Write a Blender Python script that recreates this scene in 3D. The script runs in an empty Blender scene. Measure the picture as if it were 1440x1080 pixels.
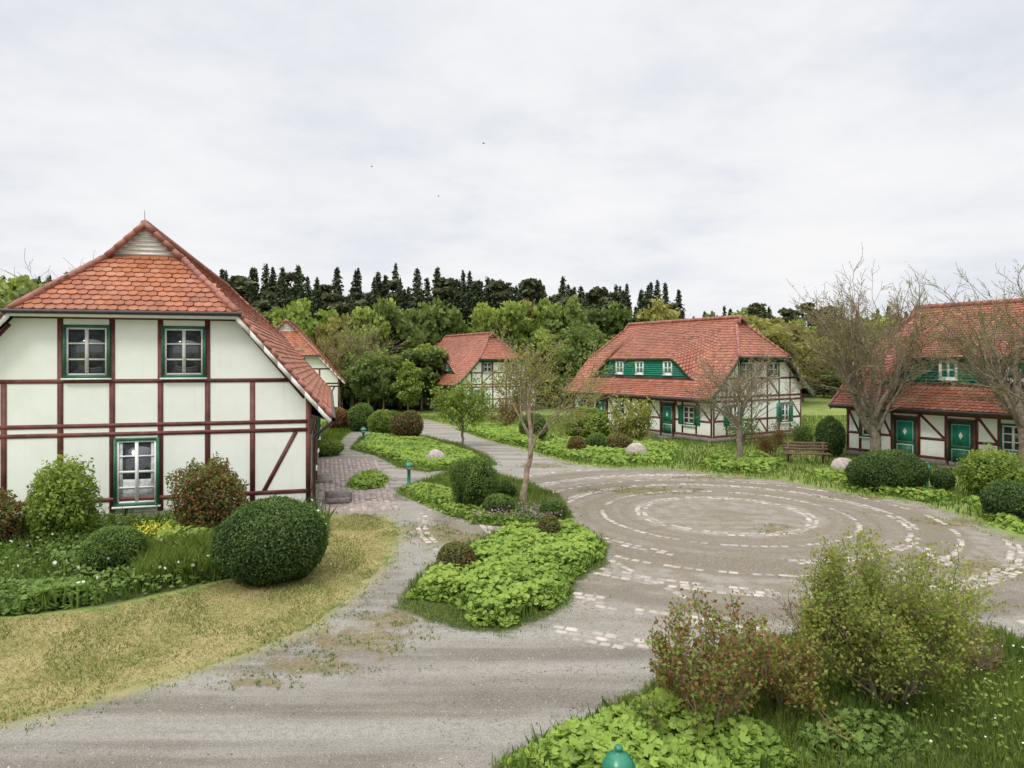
import bpy, math, numpy as np
from mathutils import Vector
rng=np.random.default_rng(7)
EYE=4.7; F=960.
def G(px,py):
    "survey of the photograph: ground position (metres) of a point on the flat ground"
    Y=F*EYE/(py-510.); return ((px-720.)*Y/F, Y)
def GP(L): return np.array([G(*p) for p in L])
Z3=np.array([0,0,1.])
def nrm(a): return a/np.maximum(np.linalg.norm(a,axis=-1,keepdims=True),1e-9)

# ------------------------------------------------------------ mesh builder
class Geo:
    def __init__(s): s.v=[];s.f=[];s.m=[];s.t=[];s.n=0
    def add(s,V,Fc,m=0,t=0.5):
        V=np.asarray(V,float).reshape(-1,3); Fc=np.asarray(Fc,int)
        if Fc.ndim==1: Fc=Fc[None]
        s.v.append(V); s.f.append(Fc+s.n); s.m.append(np.full(len(Fc),m))
        s.t.append(np.broadcast_to(np.asarray(t,float),(len(Fc),)).copy()); s.n+=len(V)
    def merge(s,o,sc=(1,1,1),yaw=0,loc=(0,0,0),dt=0,mmap=None):
        c,sn=math.cos(yaw),math.sin(yaw); R=np.array([[c,-sn,0],[sn,c,0],[0,0,1]])
        base=s.n
        for V in o.v: s.v.append((V*np.array(sc))@R.T+np.array(loc))
        for Fc,m,t in zip(o.f,o.m,o.t):
            s.f.append(Fc+base); s.m.append(m if mmap is None else np.array([mmap.get(int(m[0]),int(m[0]))]*len(m))); s.t.append(t+dt)
        s.n+=o.n
    def box(s,O,a,b,c,m=0,t=0.5):
        O,a,b,c=[np.asarray(q,float) for q in (O,a,b,c)]
        V=[O,O+a,O+a+b,O+b,O+c,O+a+c,O+a+b+c,O+b+c]
        s.add(V,[[3,2,1,0],[4,5,6,7],[0,1,5,4],[1,2,6,5],[2,3,7,6],[3,0,4,7]],m,t)
    def build(s,name,mats,parent=None,smooth=False,loc=None):
        me=bpy.data.meshes.new(name)
        V=np.concatenate(s.v).astype(np.float32)
        me.vertices.add(len(V)); me.vertices.foreach_set("co",V.ravel())
        lv=np.concatenate([f.ravel() for f in s.f]).astype(np.int32)
        cnt=np.concatenate([np.full(len(f),f.shape[1]) for f in s.f])
        st=np.concatenate([[0],np.cumsum(cnt)[:-1]]).astype(np.int32)
        me.loops.add(len(lv)); me.loops.foreach_set("vertex_index",lv)
        me.polygons.add(len(cnt)); me.polygons.foreach_set("loop_start",st)
        me.polygons.foreach_set("material_index",np.concatenate(s.m).astype(np.int32))
        if smooth: me.polygons.foreach_set("use_smooth",np.ones(len(cnt),bool))
        me.update(calc_edges=True)
        at=me.attributes.new("tint","FLOAT","FACE"); at.data.foreach_set("value",np.concatenate(s.t).astype(np.float32))
        for m in mats: me.materials.append(m)
        ob=bpy.data.objects.new(name,me); bpy.context.scene.collection.objects.link(ob)
        if parent: ob.parent=parent
        if loc is not None: ob.location=loc
        return ob
def empty(name,loc=(0,0,0),rz=0):
    e=bpy.data.objects.new(name,None); bpy.context.scene.collection.objects.link(e)
    e.location=loc; e.rotation_euler=(0,0,rz); return e

def tube(geo,pts,rad,sides,m=0,t=0.5):
    pts=np.asarray(pts,float); n=len(pts)
    d=nrm(np.gradient(pts,axis=0)); ref=np.array([1.,0,0]) if abs(d[0][0])<.8 else np.array([0,1.,0])
    a=nrm(np.cross(d,ref)); b=np.cross(d,a)
    th=np.arange(sides)*2*math.pi/sides
    V=pts[:,None]+np.asarray(rad)[:,None,None]*(np.cos(th)[None,:,None]*a[:,None]+np.sin(th)[None,:,None]*b[:,None])
    i=np.arange(n-1)[:,None]*sides; j=np.arange(sides)[None]; j2=(j+1)%sides
    Fc=np.stack([i+j,i+j2,i+sides+j2,i+sides+j],-1).reshape(-1,4)
    geo.add(V.reshape(-1,3),Fc,m,t)
def lathe(geo,c,prof,sides=16,m=0,t=.5):
    th=np.arange(sides)*2*math.pi/sides; P=np.array(prof)
    V=np.stack([c[0]+P[:,0:1]*np.cos(th),c[1]+P[:,0:1]*np.sin(th),np.repeat(c[2]+P[:,1:2],sides,1)],-1)
    n=len(P); i=np.arange(n-1)[:,None]*sides; j=np.arange(sides)[None]; j2=(j+1)%sides
    geo.add(V.reshape(-1,3),np.stack([i+j,i+j2,i+sides+j2,i+sides+j],-1).reshape(-1,4),m,t)

# ------------------------------------------------------------ materials
def mat(name):
    m=bpy.data.materials.new(name); m.use_nodes=True; nt=m.node_tree; nt.nodes.clear()
    o=nt.nodes.new("ShaderNodeOutputMaterial"); return m,nt,o
def nd(nt,ty,ins=None,**pr):
    n=nt.nodes.new("ShaderNode"+ty)
    for k,v in pr.items(): setattr(n,k,v)
    for k,v in (ins or {}).items():
        if isinstance(v,bpy.types.NodeSocket): nt.links.new(v,n.inputs[k])
        else: n.inputs[k].default_value=v
    return n
def mth(nt,op,a,b=0.,c=0.,clamp=False):
    return nd(nt,"Math",{0:a,1:b,2:c},operation=op,use_clamp=clamp).outputs[0]
def mixc(nt,f,a,b,bt='MIX'):
    n=nt.nodes.new("ShaderNodeMix"); n.data_type='RGBA'; n.blend_type=bt
    for i,v in ((0,f),(6,a),(7,b)):
        if isinstance(v,bpy.types.NodeSocket): nt.links.new(v,n.inputs[i])
        else: n.inputs[i].default_value=(v if i==0 else tuple(v)+((1,) if len(v)==3 else ()))
    return n.outputs[2]
def attr(nt,nm): return nd(nt,"Attribute",attribute_name=nm).outputs["Fac"]
def noise(nt,co,scale,detail=3.,rough=.55):
    return nd(nt,"TexNoise",{"Vector":co,"Scale":scale,"Detail":detail,"Roughness":rough}).outputs["Fac"]
def rng_(nt,v,a,b,c=0.,d=1.):
    n=nd(nt,"MapRange",{0:v,1:a,2:b,3:c,4:d},interpolation_type='SMOOTHSTEP'); return n.outputs[0]
def leafmat(name,dark,light,trans=.3,rough=.6):
    m,nt,o=mat(name); t=attr(nt,"tint")
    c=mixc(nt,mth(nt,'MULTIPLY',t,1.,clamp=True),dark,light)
    p=nd(nt,"BsdfPrincipled",{"Base Color":c,"Roughness":rough,"Specular IOR Level":.2})
    c2=mixc(nt,1.,c,(1.15,1.18,.7),'MULTIPLY')
    tr=nd(nt,"BsdfTranslucent",{"Color":c2})
    x=nd(nt,"MixShader",{0:trans,1:p.outputs[0],2:tr.outputs[0]}); nt.links.new(x.outputs[0],o.inputs[0]); return m
def plain(name,c1,c2,scale=4.,rough=.7,bump=0.,bscale=None,spec=.4,detail=5,tintamt=0.):
    m,nt,o=mat(name); co=nd(nt,"TexCoord").outputs["Object"]
    f=rng_(nt,noise(nt,co,scale,detail),.3,.7); c=mixc(nt,f,c1,c2)
    if tintamt:
        t=mth(nt,'MULTIPLY_ADD',attr(nt,"tint"),tintamt,1-tintamt/2)
        c=mixc(nt,1.,c,nd(nt,"CombineColor",{0:t,1:t,2:t}).outputs[0],'MULTIPLY')
    p=nd(nt,"BsdfPrincipled",{"Base Color":c,"Roughness":rough,"Specular IOR Level":spec})
    if bump:
        b=nd(nt,"Bump",{"Strength":bump,"Distance":.02,"Height":noise(nt,co,bscale or scale*6,4)}); nt.links.new(b.outputs[0],p.inputs["Normal"])
    nt.links.new(p.outputs[0],o.inputs[0]); return m

def wallmat():
    m,nt,o=mat("plaster"); co=nd(nt,"TexCoord").outputs["Object"]
    c=mixc(nt,rng_(nt,noise(nt,co,.8,8,.65),.3,.7),(.80,.83,.755),(.87,.89,.83))
    z=nd(nt,"SeparateXYZ",{0:co}).outputs[2]
    low=mth(nt,'MULTIPLY',rng_(nt,z,1.1,.2,0.,1.),rng_(nt,noise(nt,co,3.,6,.7),.35,.65,.1,.6))   # splash dirt near the ground
    c=mixc(nt,low,c,(.50,.50,.40))
    mp=nd(nt,"Mapping",{0:co,3:(6.,6.,.35)}); c=mixc(nt,rng_(nt,noise(nt,mp.outputs[0],1.,5,.6),.55,.8,0,.35),c,(.62,.63,.54))  # rain streaks
    p=nd(nt,"BsdfPrincipled",{"Base Color":c,"Roughness":.85,"Specular IOR Level":.3})
    b=nd(nt,"Bump",{"Strength":.2,"Distance":.02,"Height":noise(nt,co,25,4)}); nt.links.new(b.outputs[0],p.inputs["Normal"])
    nt.links.new(p.outputs[0],o.inputs[0]); return m
M_wall=wallmat()
M_timber=plain("timber_paint",(.11,.034,.030),(.20,.07,.058),2.5,.6,.2,25,detail=8)
M_white=plain("white_paint",(.76,.76,.74),(.84,.84,.81),5,.5)
M_greyw=plain("window_frame_paint",(.52,.51,.49),(.66,.65,.62),5,.5)
M_green=plain("green_paint",(.015,.10,.05),(.025,.15,.08),6,.45)
M_teal=plain("green_boards",(.01,.20,.125),(.022,.28,.18),5,.5)
M_glass=plain("window_glass",(.02,.024,.028),(.05,.06,.07),1.3,.06,spec=.9)
M_curt=plain("lace_curtain",(.35,.36,.36),(.6,.6,.6),9,.8)
M_metal=plain("dark_gutter_metal",(.03,.022,.02),(.05,.04,.035),8,.4)
M_stone=plain("plinth_stone",(.16,.13,.12),(.28,.25,.22),9,.9,.3)
M_soff=plain("soffit_wood",(.10,.05,.035),(.16,.08,.06),6,.8)
HM=[M_wall,M_timber,M_white,M_green,M_glass,M_curt,M_metal,M_teal,M_stone,M_soff,M_greyw]
WALL,TIM,WHI,GRN,GLA,CUR,MET,TEA,STO,SOF,GRY=range(11)

def tilemat(name,cs):
    m,nt,o=mat(name); co=nd(nt,"TexCoord").outputs["Object"]; t=attr(nt,"tint")
    r=nd(nt,"ValToRGB",{0:t}); cr=r.color_ramp
    cr.elements[0].position=0; cr.elements[0].color=(*cs[0],1); cr.elements[1].position=1; cr.elements[1].color=(*cs[-1],1)
    for i,c in enumerate(cs[1:-1]): e=cr.elements.new((i+1)/(len(cs)-1)); e.color=(*c,1)
    n1=noise(nt,co,.55,7,.68); n2=noise(nt,co,12,4); n3=noise(nt,co,2.,5,.7)
    c=mixc(nt,rng_(nt,n1,.40,.72,0,.65),r.outputs[0],(.21,.09,.06))
    c=mixc(nt,rng_(nt,n3,.5,.75,0,.5),c,(.38,.20,.12))
    c=mixc(nt,rng_(nt,n2,.5,.75,0,.35),c,(.12,.08,.06))
    p=nd(nt,"BsdfPrincipled",{"Base Color":c,"Roughness":.6,"Specular IOR Level":.35})
    nt.links.new(p.outputs[0],o.inputs[0]); return m
M_tile1=tilemat("clay_tiles",[(.21,.068,.04),(.38,.125,.06),(.44,.16,.08),(.47,.21,.12)])
M_tile2=tilemat("clay_tiles_weathered",[(.20,.067,.045),(.35,.115,.068),(.40,.145,.085),(.44,.19,.125)])
M_under=plain("roof_underlay",(.06,.02,.015),(.09,.03,.02),5,.9)
M_ridge=plain("ridge_tiles",(.25,.09,.065),(.34,.14,.10),4,.6,tintamt=.4)

M_bark=plain("bark",(.13,.105,.075),(.28,.24,.18),7,.95,.5,20)
M_barkp=plain("bark_pale",(.22,.16,.11),(.42,.33,.24),6,.95,.5,18)
M_twig=plain("twigs",(.17,.135,.085),(.28,.23,.15),6,.9)
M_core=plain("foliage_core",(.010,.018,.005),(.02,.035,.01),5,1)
L_box=leafmat("clipped_leaves",(.03,.066,.018),(.135,.205,.052),.25)
L_mid=leafmat("mid_green_leaves",(.05,.095,.022),(.20,.295,.07),.36)
L_light=leafmat("light_green_leaves",(.11,.19,.03),(.33,.41,.09),.4)
L_yel=leafmat("yellow_green_leaves",(.14,.165,.032),(.40,.40,.10),.4)
L_red=leafmat("red_leaves",(.18,.055,.032),(.25,.19,.065),.3)
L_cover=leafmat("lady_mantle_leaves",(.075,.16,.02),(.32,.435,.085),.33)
L_grass=leafmat("grass_blades",(.07,.13,.022),(.25,.32,.075),.4)
L_dry=leafmat("mown_grass",(.16,.155,.045),(.55,.47,.22),.3)
L_spr=leafmat("spruce_needles",(.022,.036,.018),(.085,.11,.050),.12)
L_pine=leafmat("pine_needles",(.040,.052,.026),(.135,.145,.065),.14)
L_bud=leafmat("buds",(.20,.17,.05),(.37,.36,.12),.4)
L_flow=leafmat("flowers",(.55,.55,.45),(.8,.8,.75),.2)
L_pink=leafmat("pink_flowers",(.25,.12,.25),(.45,.25,.4),.2)

# ------------------------------------------------------------ foliage
def leaves(geo,P,size,m=0,t=.5,nd_=None,nb=0.,shape='leaf',r=None):
    r=r or rng; n=len(P)
    if n==0: return
    N=nrm(r.normal(size=(n,3)))
    if nd_ is not None: N=nrm(N*(1-nb)+np.asarray(nd_)*nb)
    T=nrm(np.cross(N,r.normal(size=(n,3)))); B=np.cross(N,T)
    s=np.broadcast_to(np.asarray(size,float),(n,))*r.uniform(.7,1.3,n)
    if shape=='leaf': tp=[(-.5,0,0),(-.05,-.32,.05),(.5,0,0),(-.05,.32,.05)]
    elif shape=='quad': tp=[(-.5,-.4,0),(.5,-.45,.1),(.45,.4,0),(-.45,.5,.1)]
    elif shape=='blob': tp=[(-.5,-.2,0),(-.1,-.5,.1),(.45,-.3,0),(.5,.2,.1),(.1,.5,0),(-.4,.35,.1)]
    elif shape=='mantle':
        tp=[(0,0,-.1)]
        for k in range(14):
            a=2*math.pi*k/14; rr=.5 if k%2 else .40
            if k==0: rr=.12
            tp.append((rr*math.cos(a),rr*math.sin(a),.04 if k%2 else -.01))
    tp=np.array(tp)
    V=P[:,None]+s[:,None,None]*(tp[None,:,0:1]*T[:,None]+tp[None,:,1:2]*B[:,None]+tp[None,:,2:3]*N[:,None])
    k=len(tp); base=np.arange(n)[:,None]*k
    t=np.broadcast_to(np.asarray(t,float),(n,))
    if shape=='mantle':
        Fc=np.concatenate([np.stack([base[:,0],base[:,0]+1+i,base[:,0]+1+(i+1)%14],-1) for i in range(14)]); t=np.tile(t,14)
    else: Fc=base+np.arange(k)
    geo.add(V.reshape(-1,3),Fc,m,t)
def blades(geo,P,h,w,m=0,t=.5,r=None,lean=.45):
    r=r or rng; n=len(P)
    if n==0: return
    a=r.uniform(0,2*math.pi,n); S=np.stack([np.cos(a),np.sin(a),0*a],-1)
    a2=r.uniform(0,2*math.pi,n); D=np.stack([np.cos(a2),np.sin(a2),0*a],-1)*(r.uniform(.1,1,n)*lean)[:,None]
    hh=(np.broadcast_to(np.asarray(h,float),(n,))*r.uniform(.5,1.3,n))[:,None]; ww=w*.5
    V=np.stack([P-S*ww,P+S*ww,P+D*hh*.5+Z3*hh*.62+S*ww*.7,P+D*hh*1.3+Z3*hh,P+D*hh*.5+Z3*hh*.62-S*ww*.7],1)
    geo.add(V.reshape(-1,3),np.arange(n)[:,None]*5+np.arange(5),m,t)
def sn(P,s,seed=0):
    q=np.random.default_rng(seed); o=0
    for i in range(5):
        k=q.normal(size=P.shape[-1])*s*(1+i*.5); o=o+np.sin(P@k+q.uniform(0,6))/(1+i*.4)
    return o/3
def inpoly(P,poly):
    x,y=P[:,0],P[:,1]; ins=np.zeros(len(P),bool); n=len(poly)
    for i in range(n):
        x1,y1=poly[i]; x2,y2=poly[(i+1)%n]
        c=((y1>y)!=(y2>y))&(x<(x2-x1)*(y-y1)/((y2-y1) if y2!=y1 else 1e-9)+x1); ins^=c
    return ins
def sdist(P,poly):
    d=np.full(len(P),1e9); n=len(poly)
    for i in range(n):
        a=poly[i]; b=poly[(i+1)%n]; ab=b-a
        t=np.clip(((P-a)@ab)/max(ab@ab,1e-9),0,1); d=np.minimum(d,np.linalg.norm(P-a-t[:,None]*ab,axis=1))
    return np.where(inpoly(P,poly),d,-d)
def scatter(poly,dens,r=None):
    r=r or rng; poly=np.asarray(poly); lo,hi=poly.min(0),poly.max(0)
    n=int(dens*np.prod(hi-lo)); P=r.uniform(lo,hi,(n,2)); return P[inpoly(P,poly)]
def p3(P,z=0.): return np.concatenate([P,np.broadcast_to(np.asarray(z,float),(len(P),))[:,None]],1)

def grow(r,p,d,L,rad,lvl,mx,out,ends,kids,wob=.18,trop=.08,ang=(.45,.9),rmin=.008,lr=(.55,.8)):
    n=5 if lvl<2 else 3; pts=[p]; rr=[rad]; rend=max(rad*.42,rmin)
    ds=[d]
    for i in range(n):
        d=nrm(d+r.normal(size=3)*wob+Z3*trop); p=p+d*L/n; pts.append(p); rr.append(rad+(rend-rad)*(i+1)/n); ds.append(d)
    out.append((np.array(pts),np.array(rr),lvl))
    if lvl>=mx: ends.append(np.array(pts)); return
    for k in range(kids[lvl]):
        f=r.uniform(.28,1.) if k else 1.; i=min(int(f*n),n-1); q=pts[i]+(pts[i+1]-pts[i])*(f*n-i if i<n-1 else min(1,f*n-i))
        dd=ds[i+1]; ax=nrm(np.cross(dd,r.normal(size=3))); a=r.uniform(*ang)*(1 if k else .4)
        nd2=nrm(dd*math.cos(a)+ax*math.sin(a)); r0=(rad+(rend-rad)*f)*(.55 if k else .9)
        grow(r,q,nd2,L*r.uniform(*lr)*(1-.25*f if k else 1),max(r0,rmin),lvl+1,mx,out,ends,kids,wob,trop,ang,rmin,lr)
def tubes(geo,out,m0=0,m1=1):
    for pts,rr,l in out: tube(geo,pts,rr,8 if rr[0]>.06 else (4 if rr[0]>.02 else 3),m0 if rr[0]>.03 else m1)

def bare_tree(name,x,y,h,r0,seed,lean=(0,0),fork=.35,spread=.6,nb=7,mx=4,budn=2500,buds=.05,leafm=None,bark=None,kids=(0,5,5,4,0),rmin=.009,limb=(.3,.44),jit=.06,lr=(.5,.74)):
    r=np.random.default_rng(seed); g=Geo(); out=[];ends=[]
    hf=h*fork
    n=6; pts=[np.array([0,0,-.1])]; rr=[r0*1.35]
    for i in range(n):
        f=(i+1)/n; pts.append(np.array([lean[0]*hf*f+r.normal()*.03,lean[1]*hf*f+r.normal()*.03,hf*f])); rr.append(r0*(1-.25*f))
    out.append((np.array(pts),np.array(rr),0))
    L=h*(1-fork)
    for k in range(nb):
        f=r.uniform(.55,1.) if k>2 else 1; q=pts[-1]*f+pts[0]*(1-f)
        a=2*math.pi*(k+r.uniform(-.3,.3))/nb*1.62; s=spread*(r.uniform(.5,1.2) if k else .12)
        d=nrm(np.array([math.cos(a)*s+lean[0],math.sin(a)*s+lean[1],1.]))
        grow(r,q,d,L*r.uniform(.5,.66),r0*r.uniform(*limb)*(1.5 if k==0 else 1),1,mx,out,ends,kids,wob=.16,trop=.07,rmin=rmin,lr=lr)
    zt=max(o[0][:,2].max() for o in out); sc=(h-hf)/max(zt-hf,.1)
    def sq(P):
        P=P.copy(); k=P[:,2]>hf; P[k,2]=hf+(P[k,2]-hf)*sc; return P
    out=[(sq(a),b,c) for a,b,c in out]; ends=[sq(a) for a in ends]
    tubes(g,out,0,1)
    E=np.concatenate(ends); idx=r.integers(0,len(E),budn)
    leaves(g,E[idx]+r.normal(size=(budn,3))*jit,buds,2,r.uniform(0,1,budn),r=r)
    return g.build(name,[bark or M_bark,M_twig,leafm or L_bud],loc=(x,y,0))

def shrub(name,x,y,h,w,leafm,nleaf,ls,seed,stems=12,jit=.08,kids=(4,4,0),twig=None,shape='leaf',extra=None,mix=None,rnd=False):
    r=np.random.default_rng(seed); g=Geo(); out=[];ends=[]
    for k in range(stems):
        a=r.uniform(0,6.28); s=math.sqrt(r.uniform(0,1))*w/h*.75
        d=nrm(np.array([math.cos(a)*s,math.sin(a)*s,1.]))
        p=np.array([math.cos(a)*w*.08,math.sin(a)*w*.08,-.05])
        grow(r,p,d,h*r.uniform(.5,.72)*math.sqrt(1+s*s)*.9,.014+.004*h,0,2,out,ends,kids,wob=.16,trop=.05,rmin=.004,lr=(.4,.65))
    if rnd:   # a rounder habit: stems bend over at the outside of an egg-shaped crown
        def sq(P):
            P=P.copy(); c=np.array([0,0,h*.5]); q=(P-c)/np.array([w*.5,w*.5,h*.52]); l=np.linalg.norm(q,axis=1)
            f=np.where(l>.85,(.85+(l-.85)*.5)/np.maximum(l,1e-6),1.); return np.where((P[:,2]>h*.2)[:,None],c+(P-c)*f[:,None],P)
        out=[(sq(a),b,c) for a,b,c in out]
    tubes(g,out,0,1)
    E=np.concatenate([o[0] for o in out if o[2]>=1]); idx=r.integers(0,len(E),nleaf)
    P=E[idx]+r.normal(size=(nleaf,3))*jit; P[:,2]=np.abs(P[:,2])
    ct=.5+.35*sn(P,2.2/max(w,.4),seed)+r.uniform(-.3,.3,nleaf)+(P[:,2]/h-.5)*.4
    k=r.uniform(size=nleaf)<(mix[1] if mix else 0)
    leaves(g,P[~k],ls,2,np.clip(ct,0,1)[~k],nd_=Z3,nb=.3,shape=shape,r=r)
    if mix: leaves(g,P[k],ls,4,np.clip(ct,0,1)[k],nd_=Z3,nb=.3,shape=shape,r=r)
    if extra: 
        i2=r.integers(0,len(P),extra[1]); leaves(g,P[i2]+nrm(P[i2]-[0,0,h*.4])*.06,extra[2],3,r.uniform(0,1,extra[1]),r=r,shape='blob')
    return g.build(name,[M_bark,twig or M_twig,leafm,extra[0] if extra else leafm,mix[0] if mix else leafm],loc=(x,y,0))

def ball_bush(name,x,y,w,h,seed,leafm=None,n=9000,ls=.05,rough=.05,shape='leaf',sy=1.,mix=None,depth=.12,core=.9):
    r=np.random.default_rng(seed); g=Geo()
    def surf(D):
        rad=1+rough*sn(D,2.5,seed)+rough*.6*sn(D,6,seed+1)
        z=D[:,2:3]; xy=D[:,:2]
        return np.concatenate([xy*rad[:,None]*(w/2)*[1,sy],(z*rad[:,None]*.52+.46)*h],1)
    nu,nv=28,16; u=np.linspace(0,2*math.pi,nu,endpoint=False); v=np.linspace(.05,math.pi-.05,nv)
    D=np.stack([np.sin(v)[:,None]*np.cos(u),np.sin(v)[:,None]*np.sin(u),np.repeat(np.cos(v)[:,None],nu,1)],-1).reshape(-1,3)
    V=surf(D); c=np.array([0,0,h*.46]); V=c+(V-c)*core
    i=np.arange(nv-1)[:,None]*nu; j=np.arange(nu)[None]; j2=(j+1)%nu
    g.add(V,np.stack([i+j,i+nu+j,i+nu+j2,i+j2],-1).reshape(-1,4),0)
    D=nrm(r.normal(size=(n,3))); P=surf(D); dep=r.beta(1.2,3,n)*depth
    P=c+(P-c)*(1.02-dep+.5*depth*sn(D,9,seed+7)*(depth>.15))[:,None]+r.normal(size=(n,3))*ls*.25
    k=P[:,2]>0; P=P[k];D=D[k];dep=dep[k]
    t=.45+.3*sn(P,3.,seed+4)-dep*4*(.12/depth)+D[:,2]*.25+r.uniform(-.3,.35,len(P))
    mm=r.uniform(size=len(P))<(mix[1] if mix else 0)
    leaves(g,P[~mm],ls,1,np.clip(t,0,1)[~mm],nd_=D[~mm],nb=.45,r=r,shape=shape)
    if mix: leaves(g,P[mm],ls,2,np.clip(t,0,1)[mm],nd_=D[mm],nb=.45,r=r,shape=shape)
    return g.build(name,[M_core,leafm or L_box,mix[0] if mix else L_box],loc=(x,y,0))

def cover(name,poly,leafm,dens,size,hz,seed,shape='mantle',mound=1.5,extra=None,edge=.35):
    r=np.random.default_rng(seed); poly=np.asarray(poly); g=Geo()
    P=scatter(poly,dens,r); sd=sdist(P,poly)
    bump=.55+.45*sn(P,mound*1.6,seed)
    k=(sd+.25*sn(P,3,seed+3)>0)&(bump>.0); P=P[k];sd=sd[k];bump=bump[k]
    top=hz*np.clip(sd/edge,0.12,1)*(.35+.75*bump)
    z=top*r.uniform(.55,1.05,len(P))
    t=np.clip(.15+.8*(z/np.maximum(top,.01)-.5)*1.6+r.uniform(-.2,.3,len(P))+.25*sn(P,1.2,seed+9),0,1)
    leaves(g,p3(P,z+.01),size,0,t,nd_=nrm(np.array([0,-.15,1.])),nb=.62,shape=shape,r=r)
    Q=scatter(poly,dens*.5,r); Q=Q[sdist(Q,poly)>.08]
    blades(g,p3(Q),hz*.7,.03,1,r.uniform(0,.5,len(Q)),r=r)
    if extra is not None:
        mt,d,s=extra; Q=scatter(poly,d,r); leaves(g,p3(Q,hz*1.15*r.uniform(.7,1.2,len(Q))),s,2,r.uniform(0,1,len(Q)),r=r,shape='blob')
    return g.build(name,[leafm,L_grass]+([extra[0]] if extra is not None else []))

# ------------------------------------------------------------ facade helpers
class Fac:
    def __init__(s,O,U,N): s.O=np.array(O,float);s.U=np.array(U,float);s.N=np.array(N,float)
    def P(s,u,z,d): return s.O+s.U*u+Z3*z+s.N*d
    def box(s,g,u0,u1,z0,z1,d0,d1,m,t=.5): g.box(s.P(u0,z0,d0),s.U*(u1-u0),Z3*(z1-z0),s.N*(d1-d0),m,t)
    def beam(s,g,u0,z0,u1,z1,w,d,m=TIM):
        D=nrm(s.U*(u1-u0)+Z3*(z1-z0)); L=math.hypot(u1-u0,z1-z0); Q=np.cross(D,s.N)
        g.box(s.P(u0,z0,-.03)-Q*w/2,D*L,Q*w,s.N*(d+.03),m)
def window(f,g,u,z0,z1,w,cols=2,rows=3,frame=GRN,fw=.08,shut=0.,curtain=0.,pr=.05,sash=WHI):
    a,b=u-w/2,u+w/2
    f.box(g,a-fw,a,z0-fw,z1+fw,-.02,pr+.03,frame); f.box(g,b,b+fw,z0-fw,z1+fw,-.02,pr+.03,frame)
    f.box(g,a,b,z1,z1+fw,-.02,pr+.028,frame); f.box(g,a,b,z0-fw,z0,-.02,pr+.028,frame)
    f.box(g,a-fw-.03,b+fw+.03,z0-fw-.05,z0-fw,-.02,pr+.09,WHI)
    f.box(g,a,b,z0,z1,-.01,.012,GLA)
    e=.055
    f.box(g,a,a+e,z0,z1,.0,pr,sash); f.box(g,b-e,b,z0,z1,.0,pr,sash)
    f.box(g,a+e,b-e,z0,z0+e,.0,pr-.002,sash); f.box(g,a+e,b-e,z1-e,z1,.0,pr-.002,sash)
    for i in range(1,cols):
        c=a+(b-a)*i/cols; f.box(g,c-.045,c+.045,z0+e,z1-e,.0,pr+.006,sash)
    for j in range(1,rows):
        c=z0+(z1-z0)*j/rows; hw=.03 if not(rows==4 and j==2) else .045
        f.box(g,a+e,b-e,c-hw/1.3,c+hw/1.3,.0,pr-.012,sash)
    if curtain: 
        f.box(g,a+e,b-e,z0+e,z0+(z1-z0)*curtain,.013,.018,CUR)
        f.box(g,a+e,a+e+.10,z0+e,z1-e,.014,.02,CUR); f.box(g,b-e-.10,b-e,z0+e,z1-e,.014,.02,CUR)
    if shut:
        for s in (-1,1):
            c0=(a-fw-.02-shut) if s<0 else (b+fw+.02)
            f.box(g,c0,c0+shut,z0-.05,z1+.05,.0,.05,TEA)
            for k in range(7):
                zz=z0+.04+(z1-z0-.12)*k/7; f.box(g,c0+.06,c0+shut-.06,zz,zz+.08,.045,.062,GRN)
def door(f,g,u,w=1.,h=2.1):
    a,b=u-w/2,u+w/2
    f.box(g,a-.09,a,.05,h+.1,-.02,.09,TIM); f.box(g,b,b+.09,.05,h+.1,-.02,.09,TIM); f.box(g,a,b,h,h+.1,-.02,.088,TIM)
    f.box(g,a,b,.05,h,-.02,.03,GRN)
    for (z0,z1) in ((.25,.85),(.98,h-.15)):
        f.box(g,a+.13,b-.13,z0,z1,.02,.045,WHI); f.box(g,a+.15,b-.15,z0+.02,z1-.02,.03,.051,GRN if z0<.5 else TEA)
    c=(.98+h-.15)/2
    g.add([f.P(u,c+.17,.056),f.P(u-.09,c,.056),f.P(u,c-.17,.056),f.P(u+.09,c,.056)],[0,1,2,3],WHI)
    f.box(g,b-.1,b-.06,1.,1.14,.03,.09,MET)
    f.box(g,a-.3,b+.3,-.02,.05+.05,.02,.7,STO)

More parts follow.
